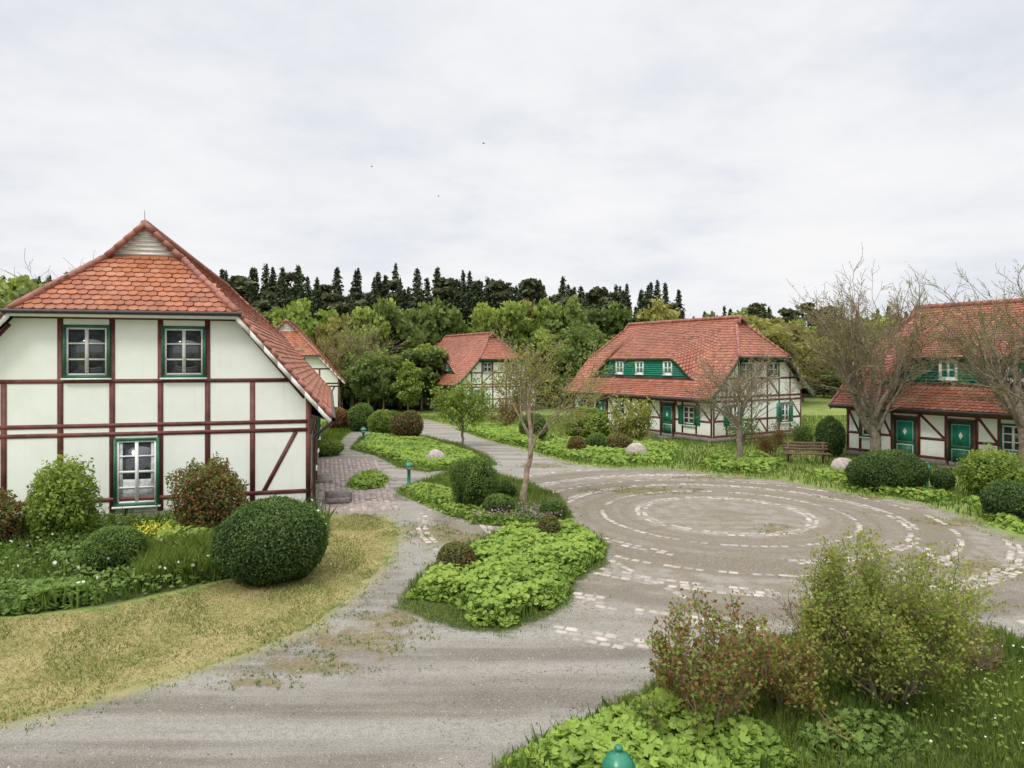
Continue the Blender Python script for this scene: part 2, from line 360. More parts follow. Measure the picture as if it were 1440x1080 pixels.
# ------------------------------------------------------------ house
def tile_patch(g,fn,vmin,vmax,lim,tw,th,m=0,r=None,dark=0.):
    um=.5*sum(lim((vmin+vmax)/2))
    Lr=np.linalg.norm(fn(np.array([um]),np.array([vmax]))-fn(np.array([um]),np.array([vmin])))
    rows=max(1,int(round(Lr/th))); dv=(vmax-vmin)/rows; U=[];Vv=[]
    for k in range(rows):
        v=vmin+k*dv; lo,hi=lim(v+dv*.6); off=(k%2)*.5
        i=np.arange(math.ceil(lo/tw-off-.2),math.floor(hi/tw-off+.2)+1); u=(i+off)*tw
        U.append(u);Vv.append(np.full(len(u),v))
    U=np.concatenate(U);Vv=np.concatenate(Vv)
    P=fn(U,Vv); Tu=nrm(fn(U+.01,Vv)-fn(U-.01,Vv)); D=fn(U,Vv+dv)-P; ln=np.linalg.norm(D,axis=1); Tv=nrm(D)
    N=nrm(np.cross(Tu,Tv)); N*=np.sign(N[:,2:3]+1e-9)
    w=tw*.48; 
    tp=np.array([(-w,-.12,.012),(w,-.12,.012),(w,.78,.036),(w*.62,.96,.044),(0,1.03,.046),(-w*.62,.96,.044),(-w,.78,.036),
                 (w,.78,.004),(w*.62,.96,.012),(0,1.03,.014),(-w*.62,.96,.012),(-w,.78,.004)])
    n=len(U); hj=r.normal(size=n)*.004; xj=r.normal(size=n)*.005
    V=P[:,None]+(tp[None,:,0:1]+xj[:,None,None])*Tu[:,None]+tp[None,:,1:2]*ln[:,None,None]*Tv[:,None]+(tp[None,:,2:3]+hj[:,None,None])*N[:,None]
    b=np.arange(n)[:,None]*12; t=np.clip(r.normal(.55,.22,n)-dark,0,1)
    g.add(V.reshape(-1,3),b+np.arange(7),m,t)
    base=g.n-n*12
    q=np.concatenate([b+np.array([a,a+1,c+1,c]) for a,c in ((2,7),(3,8),(4,9),(5,10))])
    g.f.append(q+base); g.m.append(np.full(len(q),m)); g.t.append(np.tile(t*.3,4))
def ridge(g,p0,p1,r=.12,m=2,seg=.34,rr=None):
    p0=np.array(p0,float);p1=np.array(p1,float);L=np.linalg.norm(p1-p0);n=max(1,int(L/seg))
    for k in range(n):
        a=p0+(p1-p0)*k/n;b=p0+(p1-p0)*((k+1.12)/n)
        tube(g,[a-(b-a)*.001,a,b,b+(b-a)*.001],[.01,r*1.12,r*.9,.01],8,m,rr.uniform(0,1) if rr is not None else .5)
def sheet(g,fn,vmin,vmax,lim,nv,nu,m,dz=0.):
    V=[]
    for v in np.linspace(vmin,vmax,nv):
        lo,hi=lim(v); V.append(fn(np.linspace(lo,hi,nu),np.full(nu,v)))
    V=np.concatenate(V)+[0,0,dz]; i=np.arange(nv-1)[:,None]*nu; j=np.arange(nu-1)[None]
    g.add(V,np.stack([i+j,i+j+1,i+nu+j+1,i+nu+j],-1).reshape(-1,4),m)

def house(name,loc,rz,L,W,E,zr,sl,hz,zt,inset,og,tmat,tw,th,seed,verge=WHI,dorm=None,feat=None,flare=(99,0)):
    r=np.random.default_rng(seed); par=empty(name,(loc[0],loc[1],0),rz)
    fb,fs=flare
    def zf(v): v=np.asarray(v,float); return zr-sl*v+np.where(v>fb,(v-fb)*fs,0)
    bh=(zr-hz)/sl; bt=(zr-zt)/sl
    vv=np.linspace(0,E,200); zz_=zf(vv)
    half=lambda z: min(W,float(np.interp(-z,-zz_,vv)))-.1
    def lim(v):
        if v<=bt: a=inset-.15
        elif v<bh: a=inset-(inset+og)*(v-bt)/(bh-bt)
        else: a=-og
        return (a,L-a)
    R=Geo()
    if dorm: c0,hwf,hwt,d0,Hd=dorm
    def w(u):
        x=(np.abs(u-c0)-hwf)/(hwt-hwf); x=np.clip(x,0,1); return 1-x*x*(3-2*x)
    for sg in (-1,1):
        base=lambda u,v,sg=sg: np.stack([u,sg*v+0*u,zf(v)],-1)
        if dorm and sg<0:
            up=lambda u,v: np.stack([u,-v,zf(v)+Hd*w(u)*np.clip(v/d0,0,1.2)**1.15],-1)
            tile_patch(R,up,.05,d0,lim,tw,th,0,r); sheet(R,up,0,d0,lim,14,90,1,-.005)
            tile_patch(R,base,d0,E,lim,tw,th,0,r); sheet(R,base,d0-.4,E,lim,5,10,1,-.02)
        else:
            tile_patch(R,base,.05,E,lim,tw,th,0,r); sheet(R,base,0,E,lim,60,4,1,-.005)
    for s in (0,1):
        X=lambda x,s=s: (x if s==0 else L-x)
        tot=inset+og
        fn=lambda u,v: np.stack([X(inset-v)+0*u,u,zt-v*(zt-hz)/tot+0*u],-1)
        lm=lambda v: (-(bt+(bh-bt)*v/tot),(bt+(bh-bt)*v/tot))
        tile_patch(R,fn,0,tot,lm,tw,th,0,r,dark=-.05); sheet(R,fn,0,tot,lm,8,4,1,-.005)
        for sg in (-1,1):
            ridge(R,(X(inset-.02),sg*bt,zt+.04),(X(-og),sg*bh,hz+.04),.10,2,rr=r)
            q=np.linspace(bh,E,8)
            for a,b in zip(q[:-1],q[1:]):
                p=np.array([X(-og),sg*a,float(zf(a))]); p2=np.array([X(-og),sg*b,float(zf(b))])
                dx=np.array([.05 if s else -.05,0,0])
                R.box(p+[0,0,-.24],p2-p,dx,[0,0,.22],3)
                ridge(R,p+[0,0,.03],p2+[0,0,.03],.075,2,.3,rr=r)
        xg=X(inset+.03)
        R.add([(xg,-bt,zt),(xg,bt,zt),(xg,0,zr)],[0,1,2],7)
        for k in range(int((zr-zt)/.14)):
            z=zt+.06+k*.14; hw=max((zr-z)/sl-.1,0.)
            if hw>.05: R.box((xg,-hw,z),(0,2*hw,0),((-.04 if s==0 else .04),0,-.03),(0,0,.07),7)
        for sg in (-1,1): ridge(R,(X(inset-.17),sg*(bt+.1),zt-.05),(X(inset-.17),0,zr+.06),.09,2,rr=r)
        R.box((X(-og),-bh,hz-.2),(0,2*bh,0),(.04 if s else -.04,0,0),(0,0,.16),3)
        gx=X(-og-.1); tube(R,[(gx,-bh-.15,hz-.04),(gx,0,hz-.05),(gx,bh+.15,hz-.06)],[.065]*3,8,4)
        R.add([(X(-og),-bh,hz-.1),(X(-og),bh,hz-.1),(X(.05),bh,hz-.1),(X(.05),-bh,hz-.1)],[0,1,2,3],5)
    tube(R,[(inset-.1,0,zr),(inset-.1,.02,zr+.5)],[.012,.006],4,4)
    ridge(R,(inset-.15,0,zr+.05),(L-inset+.15,0,zr+.05),.13,2,rr=r)
    for sg in (-1,1):
        ze=float(zf(E)); tube(R,[(-og-.05,sg*(E+.07),ze-.05),(L/2,sg*(E+.07),ze-.06),(L+og+.05,sg*(E+.07),ze-.07)],[.075]*3,8,4)
        R.box((-og,sg*(E-.03),ze-.17),(L+2*og,0,0),(0,sg*.03,0),(0,0,.13),3 if verge==WHI else 6)
        R.add([(-og,sg*(E-.03),ze-.1),(L+og,sg*(E-.03),ze-.1),(L+og,sg*(W-.02),ze+.1),(-og,sg*(W-.02),ze+.1)],[0,1,2,3],5)
    R.build("roof",[tmat,M_under,M_ridge,HM[verge],M_metal,M_soff,M_timber,M_white],par)
    A=Geo(); zw=float(zf(W))-.06
    A.add([(0,-W,0),(L,-W,0),(L,-W,zw),(0,-W,zw)],[0,1,2,3],0); A.add([(0,W,0),(L,W,0),(L,W,zw),(0,W,zw)],[0,1,2,3],0)
    for x in (0,L):
        A.add([(x,-W,0),(x,W,0),(x,W,zw),(x,bh-.05,hz-.1),(x,-bh+.05,hz-.1),(x,-W,zw)],[0,1,2,3,4,5],0)
    Ft=Fac((0,-W,0),(1,0,0),(0,-1,0)); Bk=Fac((L,W,0),(-1,0,0),(0,1,0))
    G0=Fac((0,0,0),(0,-1,0),(-1,0,0)); G1=Fac((L,0,0),(0,1,0),(1,0,0))
    for f,l,a in ((Ft,L,0),(Bk,L,0),(G0,W,-W),(G1,W,-W)): f.box(A,a-.03,l+.03,-.05,.28,-.02,.04,STO)
    A.build("walls",HM,par)
    T=Geo();Wd=Geo();D=Geo()
    if dorm:
        vb=d0-.2; us=np.linspace(c0-hwt+.3,c0+hwt-.3,60)
        zt_=lambda u: zf(vb)+Hd*w(u)*(vb/d0)**1.15
        zb=float(zf(vb))-.02
        V=[];
        for u in us: V+= [(u,-vb,zb),(u,-vb,float(zt_(np.array(u)))-.01)]
        T.add(V,[[2*i,2*i+2,2*i+3,2*i+1] for i in range(59)],TEA)
        for k in range(int(Hd/.13)):
            z=zb+.08+k*.13; ok=[u for u in us if float(zt_(np.array(u)))>z+.09]
            if len(ok)>1: T.box((ok[0],-vb,z),(ok[-1]-ok[0],0,0),(0,-.035,-.02),(0,0,.115),TEA)
        us=np.linspace(c0-hwt,c0+hwt,60); V=[]
        ez=lambda u: float(zf(d0)+Hd*w(np.array(u)))
        for u in us: V+=[(u,-d0+.0,ez(u)-.12),(u,-d0,ez(u)-.0),(u,-vb,ez(u)-.12+.15)]
        T.add(V,[[3*i,3*i+3,3*i+4,3*i+1] for i in range(59)]+[[3*i,3*i+2,3*i+5,3*i+3] for i in range(59)],GRN)
        Dm=Fac((0,-vb,zb),(1,0,0),(0,-1,0))
    else: Dm=None
    feat(dict(T=T,W=Wd,D=D,Ft=Ft,Bk=Bk,G0=G0,G1=G1,Dm=Dm,L=L,Wd=W,zf=zf,half=half,zr=zr,hz=hz,zw=zw,E=E,og=og))
    T.build("timber_frame",HM,par); 
    if Wd.n: Wd.build("windows",HM,par)
    if D.n: D.build("doors_and_pipes",HM,par)
    return par

def feat_big(o=.4):
    def ft(k):
        T,W,D,G0=k['T'],k['W'],k['D'],k['G0']; Wd=k['Wd']; half=k['half']
        for u in (-3.65,-2.24,-.9,.39,1.69,2.97):
            uu=u+o; top=k['hz']-.1 if abs(uu)<2.6 else min(4.17,float(k['zf'](abs(uu)))-.2)
            G0.box(T,uu-.075,uu+.075,.28,top,-.02,.017,TIM)
        for uu in (-Wd+.08,Wd-.08): G0.box(T,uu-.075,uu+.075,.28,k['zw']-.05,-.02,.017,TIM)
        for z in (.68,2.60,2.86,4.16): G0.box(T,-half(z),half(z),z-.06,z+.06,-.02,.021,TIM)
        z=k['hz']-.17; G0.box(T,-half(z),half(z),z-.06,z+.06,-.02,.021,TIM)
        G0.beam(T,4.25+o,2.55,3.3+o,.72,.13,.013); G0.beam(T,-4.4,2.55,-3.5,.72,.13,.013)
        for s in (1,-1): G0.beam(T,s*(half(5.8)-.1),5.8,s*(half(3.6)-.1),3.6,.10,.012)
        window(G0,W,-1.55+o,4.33,5.72,1.06,2,3,sash=GRY); window(G0,W,1.04+o,4.33,5.72,1.06,2,3,sash=GRY)
        window(G0,W,-.24+o,.55,2.40,1.06,2,4,curtain=.38)
        f=k['Ft']
        for i in range(int(k['L']/1.25)+1): f.box(T,.1+i*1.25,.24+i*1.25,.28,k['zw'],-.02,.017,TIM)
        for z in (.68,2.5): f.box(T,0,k['L'],z-.06,z+.06,-.02,.021,TIM)
        for i in (2,6,10,14):
            if i*1.25+1.3<k['L']: window(f,W,.8+i*1.25,1.,2.2,.9,2,3,shut=0)
        door(f,D,6.0,1.,2.1)
        ze=float(k['zf'](k['E']))
        tube(D,[(-.45,-k['E']-.05,ze-.1),(-.3,-Wd-.25,ze-.45),(-.12,-Wd-.1,ze-.6),(-.12,-Wd-.1,.1)],[.05]*4,8,MET)
    return ft
def feat_cot(doors,wins,dwins):
    def ft(k):
        T,W,D,Ft,Dm=k['T'],k['W'],k['D'],k['Ft'],k['Dm']; L=k['L']; half=k['half']
        used=[(d-.62,d+.62) for d in doors]+[(w[0]-w[1]/2-.13,w[0]+w[1]/2+.13) for w in wins]
        us=sorted([a for a,b in used]+[b for a,b in used]+[.08,L-.08])
        us+= [ (a+b)/2 for a,b in zip(us[:-1],us[1:]) if b-a>1.3]
        for u in us: Ft.box(T,u-.065,u+.065,.28,k['zw'],-.02,.017,TIM)
        for z in (.36,2.35): Ft.box(T,0,L,z-.06,z+.06,-.02,.021,TIM)
        us=sorted(us)
        for a,b in zip(us[:-1],us[1:]):
            mid=(a+b)/2
            if not any(p-.05<mid<q+.05 for p,q in used):
                if b-a>.55: Ft.box(T,a,b,1.15,1.27,-.02,.019,TIM)
                if b-a>.6: Ft.beam(T,a+.05,2.3,b-.05,1.25,.11,.013)
        for d in doors: door(Ft,D,d)
        for u,w_,z0,zz,sh in wins: window(Ft,W,u,z0,zz,w_,2,3,shut=sh)
        for u in dwins: window(Dm,W,u,.22,.98,.66,2,2,frame=WHI,fw=.06,pr=.06)
        for gi in (0,1):
            f=k['G0'] if gi==0 else k['G1']; Wd=k['Wd']
            for z in (.36,1.25,2.4,2.66,3.75): f.box(T,-half(z),half(z),z-.06,z+.06,-.02,.021,TIM)
            f.box(T,-half(k['hz']-.25)+.1,half(k['hz']-.25)-.1,k['hz']-.32,k['hz']-.2,-.02,.021,TIM)
            for u in (-4.1,-3.0,-1.9,-.75,.75,1.9,3.0,4.1):
                top=min(k['hz']-.25,float(k['zf'](abs(u)))-.25)
                f.box(T,u-.065,u+.065,.28,top,-.02,.017,TIM)
            for s in (-1,1):
                f.beam(T,s*3.05,2.4,s*4.05,1.3,.11,.013); f.beam(T,s*.8,3.7,s*1.85,2.75,.11,.013); f.beam(T,s*.7,.45,s*.0,1.2,.1,.013)
                window(f,W,s*1.32,3.85,4.7,.82,2,2,frame=GRN,fw=.06)
                window(f,W,s*2.45,1.0,2.1,.72,2,3,shut=.0 if s*1 > 0 and gi==0 else .34)
    return ft

a1=math.radians(105.); O1=(-10.87-.4*math.sin(a1),20.28+.4*math.cos(a1))
house("half_timbered_house",O1,a1,22,5.1,5.72,9.05,.965,6.2,8.1,1.7,.4,M_tile1,.265,.235,1,verge=WHI,feat=feat_big(.4),flare=(2.95,-.2))
house("half_timbered_house",(-20.0,60),math.radians(103.),16,4.7,5.2,8.5,1.07,5.35,7.5,1.75,.4,M_tile1,.30,.26,2,verge=WHI,feat=feat_big(.0))
def cot(corner,ang,L,doors,wins,dwins,dorm,seed):
    a=math.radians(ang); W=4.2
    o=(corner[0]-math.sin(a)*W, corner[1]+math.cos(a)*W)
    house("tiled_roof_cottage",o,a,L,W,4.95,7.55,1.06,5.05,7.2,1.5,.4,M_tile2,.24,.20,seed,verge=GRN,dorm=dorm,feat=feat_cot(doors,wins,dwins),flare=(4.0,.3))
cot((4.65,51.0),-57.7,13.2,[3.2,9.6],[(1.5,.8,1.0,2.05,.3),(5.1,.5,1.3,1.95,0),(7.4,.8,1.,2.05,0),(11.4,.85,1.0,2.05,.34)],[4.4,6.4,9.0],(6.4,2.8,5.2,3.75,1.38),11)
cot((17.0,34.7),-56.5,14,[2.9,5.3],[(1.2,.7,1.1,2.,0),(7.3,.8,1.,2.05,.0),(9.6,.8,1.,2.05,.3)],[4.5,7.2,9.5],(7.2,3.9,6.0,3.75,1.35),12)
cot((-11.6,74.5),-59,13.2,[3.2,9.6],[(1.5,.8,1.0,2.05,.3),(11.4,.85,1.0,2.05,.34)],[4.4,6.4,9.0],(6.4,2.6,5.2,3.75,1.3),13)

# ------------------------------------------------------------ ground
gravel=np.concatenate([GP([(0,1020),(200,968),(330,925),(430,885),(500,835),(545,790),(562,745),(540,728),(470,724),(440,722),(436,640),(462,632),(482,618),(500,604),(560,600),(592,590),
   (602,591),(640,600),(672,616),(740,634),(800,652),(850,658),(950,660),(1010,668),(1100,676),(1180,692),(1290,706),(1340,722),(1440,762),(1520,800)]),
   np.array([[16,12],[20,6],[20,-15],[-25,-15],[-25,5]])])
B1=GP([(556,852),(580,815),(612,790),(650,768),(700,748),(770,738),(822,742),(856,768),(852,795),(812,818),(806,846),(770,868),(715,890),(660,888),(600,872)])
B2=GP([(555,692),(585,680),(630,664),(665,656),(705,668),(750,682),(790,700),(806,728),(775,742),(720,742),(680,738),(640,728),(590,708)])
B3=GP([(492,632),(505,616),(545,606),(600,614),(645,624),(685,640),(700,654),(660,660),(600,664),(560,658),(530,642)])
B3b=GP([(484,684),(500,668),(530,662),(548,674),(540,686),(505,690)])
B6=np.concatenate([GP([(690,1080),(770,1035),(850,1000),(905,972),(960,935),(1040,908),(1120,892),(1150,870),(1230,862),(1330,872),(1400,884),(1450,905),(1520,935)]),np.array([[12,8],[12,4.5],[-.3,4.5]])])
LAWN=np.concatenate([GP([(0,1020),(200,968),(330,925),(430,885),(500,835),(545,790),(562,745),(540,728),(500,722),(455,735),(440,790),(300,822),(150,856),(0,872)]),np.array([[-14,12],[-14,6]])])
HB=np.concatenate([GP([(-120,905),(0,868),(150,852),(300,818),(440,790),(466,750),(462,730),(440,722)]),np.array([[-6.4,21.6],[-15,19.2]])])
beds=[B1,B2,B3,B3b,B6,HB]
xs=np.concatenate([-24-np.geomspace(.4,900,26)[::-1],np.arange(-24,30,.2),30+np.geomspace(.3,900,26)])
ys=np.concatenate([3-np.geomspace(.4,80,12)[::-1],np.arange(3,56,.2),56+np.geomspace(.4,1500,30)])
XX,YY=np.meshgrid(xs,ys); Pg=np.stack([XX.ravel(),YY.ravel()],1)
near=(Pg[:,0]>-40)&(Pg[:,0]<45)&(Pg[:,1]<75)
def field(polys):
    o=np.full(len(Pg),-2.); q=Pg[near]; s=np.full(len(q),-2.)
    for p in polys: s=np.maximum(s,sdist(q,p))
    o[near]=np.clip(s,-2,2); return o
fg=field([gravel]); fb=field(beds); fl=field([LAWN])
patches=[(498,900,1.5,.8),(440,935,1.3,.45),(560,870,1.1,.6),(360,962,.8,.3),(640,757,1.3,1.2),(600,745,.9,1.2),(1395,800,1.4,.9),(1385,852,.7,.35),(900,690,2.5,.9),(1010,672,2,.5),(760,655,1.2,.8),(1090,745,.7,.7),(1230,700,2.,.5),(1340,735,1.5,.6),(1060,880,.8,.3),(830,760,.6,.8)]
fw=np.full(len(Pg),-2.)
PW=[]
for (px,py,rx,ry) in patches:
    c=G(px,py); PW.append((c,rx,ry)); fw=np.maximum(fw,1-np.sqrt(((Pg[:,0]-c[0])/rx)**2+((Pg[:,1]-c[1])/ry)**2))
fw=np.clip(fw,-2,1)
nx,ny=len(xs),len(ys)
i=np.arange(ny-1)[:,None]*nx; j=np.arange(nx-1)[None]
Fg=np.stack([i+j,i+j+1,i+nx+j+1,i+nx+j],-1).reshape(-1,4)
m,nt,o=mat("ground_surface"); co=nd(nt,"TexCoord").outputs["Object"]
nA=noise(nt,co,.35,4); nB=noise(nt,co,2.2,5,.6); nC=noise(nt,co,11,4,.6); nD=noise(nt,co,42,5,.8); nE=noise(nt,co,.9,6,.65); nF=noise(nt,co,75,3,.75)
mead=mixc(nt,rng_(nt,nB,.3,.7),(.13,.18,.04),(.26,.32,.085)); mead=mixc(nt,rng_(nt,nA,.4,.65,0,.6),mead,(.30,.345,.115)); mead=mixc(nt,rng_(nt,nC,.4,.7,0,.5),mead,(.12,.135,.04))
ctr=G(1018,723)
sp=nd(nt,"SeparateXYZ",{0:co}); dx=mth(nt,'SUBTRACT',sp.outputs[0],ctr[0]); dy=mth(nt,'SUBTRACT',sp.outputs[1],ctr[1])
rad=mth(nt,'SQRT',mth(nt,'ADD',mth(nt,'MULTIPLY',dx,dx),mth(nt,'MULTIPLY',dy,dy)))
grv=mixc(nt,rng_(nt,nE,.3,.7),(.23,.205,.17),(.33,.305,.265))
mp=nd(nt,"Mapping",{0:co,2:(0,0,-.36),3:(.10,1.3,1.)}); trk=noise(nt,mp.outputs[0],1.,5,.6)
ringv=nd(nt,"CombineXYZ",{0:mth(nt,'MULTIPLY',rad,1.25),1:0.,2:mth(nt,'MULTIPLY',nE,.8)}).outputs[0]; rgn=noise(nt,ringv,1.,3,.5)
inner=rng_(nt,rad,8.,12.,1.,0.)
band_=mth(nt,'ADD',mth(nt,'ADD',mth(nt,'MULTIPLY',inner,rgn),mth(nt,'MULTIPLY',mth(nt,'SUBTRACT',1.,inner),trk)),mth(nt,'MULTIPLY_ADD',nC,.18,-.09))
grv=mixc(nt,rng_(nt,band_,.44,.6,0,.72),grv,(.41,.385,.345)); grv=mixc(nt,rng_(nt,band_,.36,.49,.65,0),grv,(.155,.13,.10))
moss=mth(nt,'MULTIPLY',rng_(nt,rad,6.5,11.5,1.,0.),rng_(nt,nB,.36,.64,0.15,.9))
grv=mixc(nt,moss,grv,mixc(nt,rng_(nt,nC,.4,.6),(.20,.155,.10),(.27,.225,.145)))
grv=mixc(nt,mth(nt,'MULTIPLY',rng_(nt,rad,9.,13.,1.,.35),rng_(nt,nE,.52,.68,0,.7)),grv,mixc(nt,rng_(nt,nC,.35,.6),(.13,.125,.05),(.22,.19,.09)))
grv=mixc(nt,rng_(nt,nC,.4,.68,0,.4),grv,(.17,.15,.12)); grv=mixc(nt,rng_(nt,nD,.46,.62,0,.62),grv,(.11,.10,.08)); grv=mixc(nt,rng_(nt,nF,.53,.66,0,.65),grv,(.52,.49,.44))
wd=mth(nt,'ADD',attr(nt,"weed"),mth(nt,'MULTIPLY_ADD',nB,2.4,-1.35))
grv=mixc(nt,rng_(nt,wd,.0,.5,0,.8),grv,mixc(nt,rng_(nt,nC,.35,.65),(.15,.14,.05),(.25,.19,.11)))
lawn=mixc(nt,rng_(nt,nE,.38,.6),(.42,.35,.16),(.21,.225,.065)); lawn=mixc(nt,rng_(nt,nC,.35,.7,0,.7),lawn,(.46,.385,.20)); lawn=mixc(nt,rng_(nt,nD,.4,.7,0,.6),lawn,(.13,.115,.04))
bed=mixc(nt,rng_(nt,nC,.35,.65),(.035,.045,.015),(.09,.12,.03))
def edge(f,amt,wd_=.12): return rng_(nt,mth(nt,'ADD',f,mth(nt,'ADD',mth(nt,'MULTIPLY_ADD',nB,amt,-amt*.5),mth(nt,'MULTIPLY_ADD',nC,amt*.6,-amt*.3))),-wd_,wd_)
eg=edge(attr(nt,"gravel"),1.2,.28); c=mixc(nt,eg,mead,grv)
c=mixc(nt,edge(attr(nt,"lawn"),1.5,.35),c,lawn); c=mixc(nt,edge(attr(nt,"bed"),.5),c,bed)
p=nd(nt,"BsdfPrincipled",{"Base Color":c,"Roughness":.95,"Specular IOR Level":.15})
hgt=mth(nt,'ADD',mth(nt,'MULTIPLY',nD,.7),mth(nt,'ADD',mth(nt,'MULTIPLY',nC,1.),mth(nt,'MULTIPLY',nF,.3)))
b=nd(nt,"Bump",{"Strength":.75,"Distance":.04,"Height":hgt}); nt.links.new(b.outputs[0],p.inputs["Normal"]); nt.links.new(p.outputs[0],o.inputs[0])
M_ground=m
def gsheet(name,sel,dz):
    g=Geo(); f=Fg[sel]; used=np.unique(f); mp=np.full(len(Pg),-1); mp[used]=np.arange(len(used))
    g.add(p3(Pg[used],dz),mp[f]); ob=g.build(name,[M_ground])
    for nm,a in (("gravel",fg),("bed",fb),("lawn",fl),("weed",fw)):
        at=ob.data.attributes.new(nm,"FLOAT","POINT"); at.data.foreach_set("value",a[used].astype(np.float32))
gsheet("ground",np.ones(len(Fg),bool),0.)
gsheet("gravel_road",(fg[Fg].max(1)>-.4),.004)

def stones(g,C,yaw,sx,sy,h,r):
    n=len(C); c,s=np.cos(yaw),np.sin(yaw); U=np.stack([c,s,0*c],-1);V=np.stack([-s,c,0*c],-1)
    sx=sx*r.uniform(.82,1.08,n)/2; sy=sy*r.uniform(.82,1.05,n)/2; hh=h*r.uniform(.5,1.3,n)
    q=[]
    for (a,b,k,z) in ((-1,-1,1,-.02),(1,-1,1,-.02),(1,1,1,-.02),(-1,1,1,-.02),(-1,-1,.86,1),(1,-1,.86,1),(1,1,.86,1),(-1,1,.86,1)):
        q.append(C+U*(sx*a*k)[:,None]+V*(sy*b*k)[:,None]+Z3*(hh if z==1 else np.full(n,z))[:,None])
    W=np.stack(q,1).reshape(-1,3); b=np.arange(n)[:,None]*8
    F_=np.concatenate([b+np.array(k) for k in ([4,5,6,7],[0,1,5,4],[1,2,6,5],[2,3,7,6],[3,0,4,7])])
    g.add(W,F_,0,np.tile(r.uniform(0,1,n),5))
M_cob=plain("paving_stones",(.30,.26,.22),(.47,.42,.37),2.2,.9,.3,tintamt=.45,detail=8)
g=Geo(); r=np.random.default_rng(3)
for rad_,rows,keep in ((2.45,2,.82),(3.75,1,.85),(5.0,2,.85),(6.15,1,.8),(7.2,3,.92),(9.2,2,.6)):
    for k in range(rows):
        R_=rad_+k*.19; n=int(2*math.pi*R_/.25); a=np.arange(n)*2*math.pi/n+r.normal(size=n)*.002+k*.4
        C=np.stack([ctr[0]+R_*np.cos(a),ctr[1]+R_*np.sin(a),0*a],-1)+r.normal(size=(n,3))*[.015,.015,0]
        kk=(r.uniform(size=n)<keep)&(sn(C[:,:2],.75,8+rows)>-.7+(1-keep))
        for bb in beds: kk&=sdist(C[:,:2],bb)<-.1
        kk&=sdist(C[:,:2],gravel)>.3
        C=C[kk]; stones(g,C,a[kk]+math.pi/2,.225,.165,.013,r)
def band(p0,p1,rows):
    p0=np.array(p0);p1=np.array(p1);d=p1-p0;L=np.linalg.norm(d);d/=L;nn=np.array([-d[1],d[0]]);n=int(L/.24)
    for k in range(rows):
        t=(np.arange(n)+.5*(k%2))*.24; C=p0+d*t[:,None]+nn*k*.19; kk=r.uniform(size=n)<.9; stones(g,p3(C[kk]),np.full(kk.sum(),math.atan2(d[1],d[0])),.225,.165,.014,r)
band(G(775,893),G(915,918),3); band(G(862,790),G(1000,858),1); band(G(800,838),G(850,846),2); band(G(1290,770),G(1340,800),2)
g.build("cobblestone_rings",[M_cob])
# loose pebbles on the drive
g=Geo(); P=scatter(np.array([[-7,7],[9,7],[11,17],[-6,17]]),90,r); s1=sdist(P,gravel); kk=(s1>0)
for b_ in beds: kk&=sdist(P,b_)<0
P=P[kk]; P=P[sn(P,1.1,91)>-.35]; n=len(P); stones(g,p3(P,.002),r.uniform(0,6.28,n),.026*r.uniform(.4,1.1,n),.022*r.uniform(.5,1.1,n),.012,r)
g.build("loose_pebbles",[plain("pebbles",(.15,.135,.115),(.36,.335,.30),3,.9,tintamt=.9)])
g=Geo(); ex=np.array([math.cos(a1),math.sin(a1)]); ey=np.array([math.sin(a1),-math.cos(a1)])
o0=np.array(O1)+ey*5.25
C=[]
for i_ in range(58):
    for j_ in range(13): C.append(o0+ex*(i_*.21-.3)+ey*(j_*.2+.1))
C=np.array(C); kk=r.uniform(size=len(C))<.94; kk&=sdist(C,B3b)<.0
stones(g,p3(C[kk]),np.full(kk.sum(),a1),.2,.19,.016,r)
g.build("brick_path",[plain("path_bricks",(.26,.19,.165),(.42,.35,.31),6,.9,.3,tintamt=.5)])
g=Geo(); q=o0+ex*1.0+ey*.3; 
for k in range(2): g.box((q[0],q[1]+k*.3,0),(.75,.2,0),(-.22,.9-.5*k,0),(0,0,.16*(k+1)))
g.build("door_step",[M_stone])

# grass & covers
def tufts(name,P,h,w,mt,seed,tr=(0,1),lean=.45):
    r=np.random.default_rng(seed); g=Geo(); blades(g,p3(P),h,w,0,np.clip(r.uniform(*tr,len(P))+.35*sn(P,1.,seed),0,1),r=r,lean=lean); return g.build(name,[mt])
r=np.random.default_rng(21)
P=scatter(LAWN,850,r); sd=sdist(P,LAWN); P=P[(sd+.3*sn(P,2.5,4)>-.02)&(sn(P,2.1,71)>-.75)]
tufts("mown_lawn",P,.035,.012,L_dry,5,lean=1.6)
P=scatter(LAWN,380,r); P=P[(sn(P,1.6,44)>.0)&(sdist(P,LAWN)>-.05)]
tufts("mown_lawn",P,.05,.014,L_grass,5,lean=1.)
P=scatter(B6,1000,r); P=P[sdist(P,B6)+.2*sn(P,3,2)>0]; tufts("island_grass",P,.15*(1+.5*sn(P,1.6,19)),.013,L_grass,6)
for nm,B,d,h in (("island_grass",B1,160,.12),("island_grass",B2,260,.17),("island_grass",B3,160,.16)):
    P=scatter(B,d,r); tufts(nm,P,h,.022,L_grass,8)
g=Geo()
for (c_,rx,ry) in PW:
    n=int(rx*ry*420); a=r.uniform(0,6.28,n); q=np.sqrt(r.uniform(0,1,n)); P=np.stack([c_[0]+rx*q*np.cos(a),c_[1]+ry*q*np.sin(a)],1); P=P[sn(P,3.5,6)>-.1]
    blades(g,p3(P),.05,.018,0,r.uniform(0,1,len(P)),r=r,lean=1.2)
    leaves(g,p3(P[::3],.025),.05,0,r.uniform(0,.8,len(P[::3])),nd_=Z3,nb=.6,r=r)
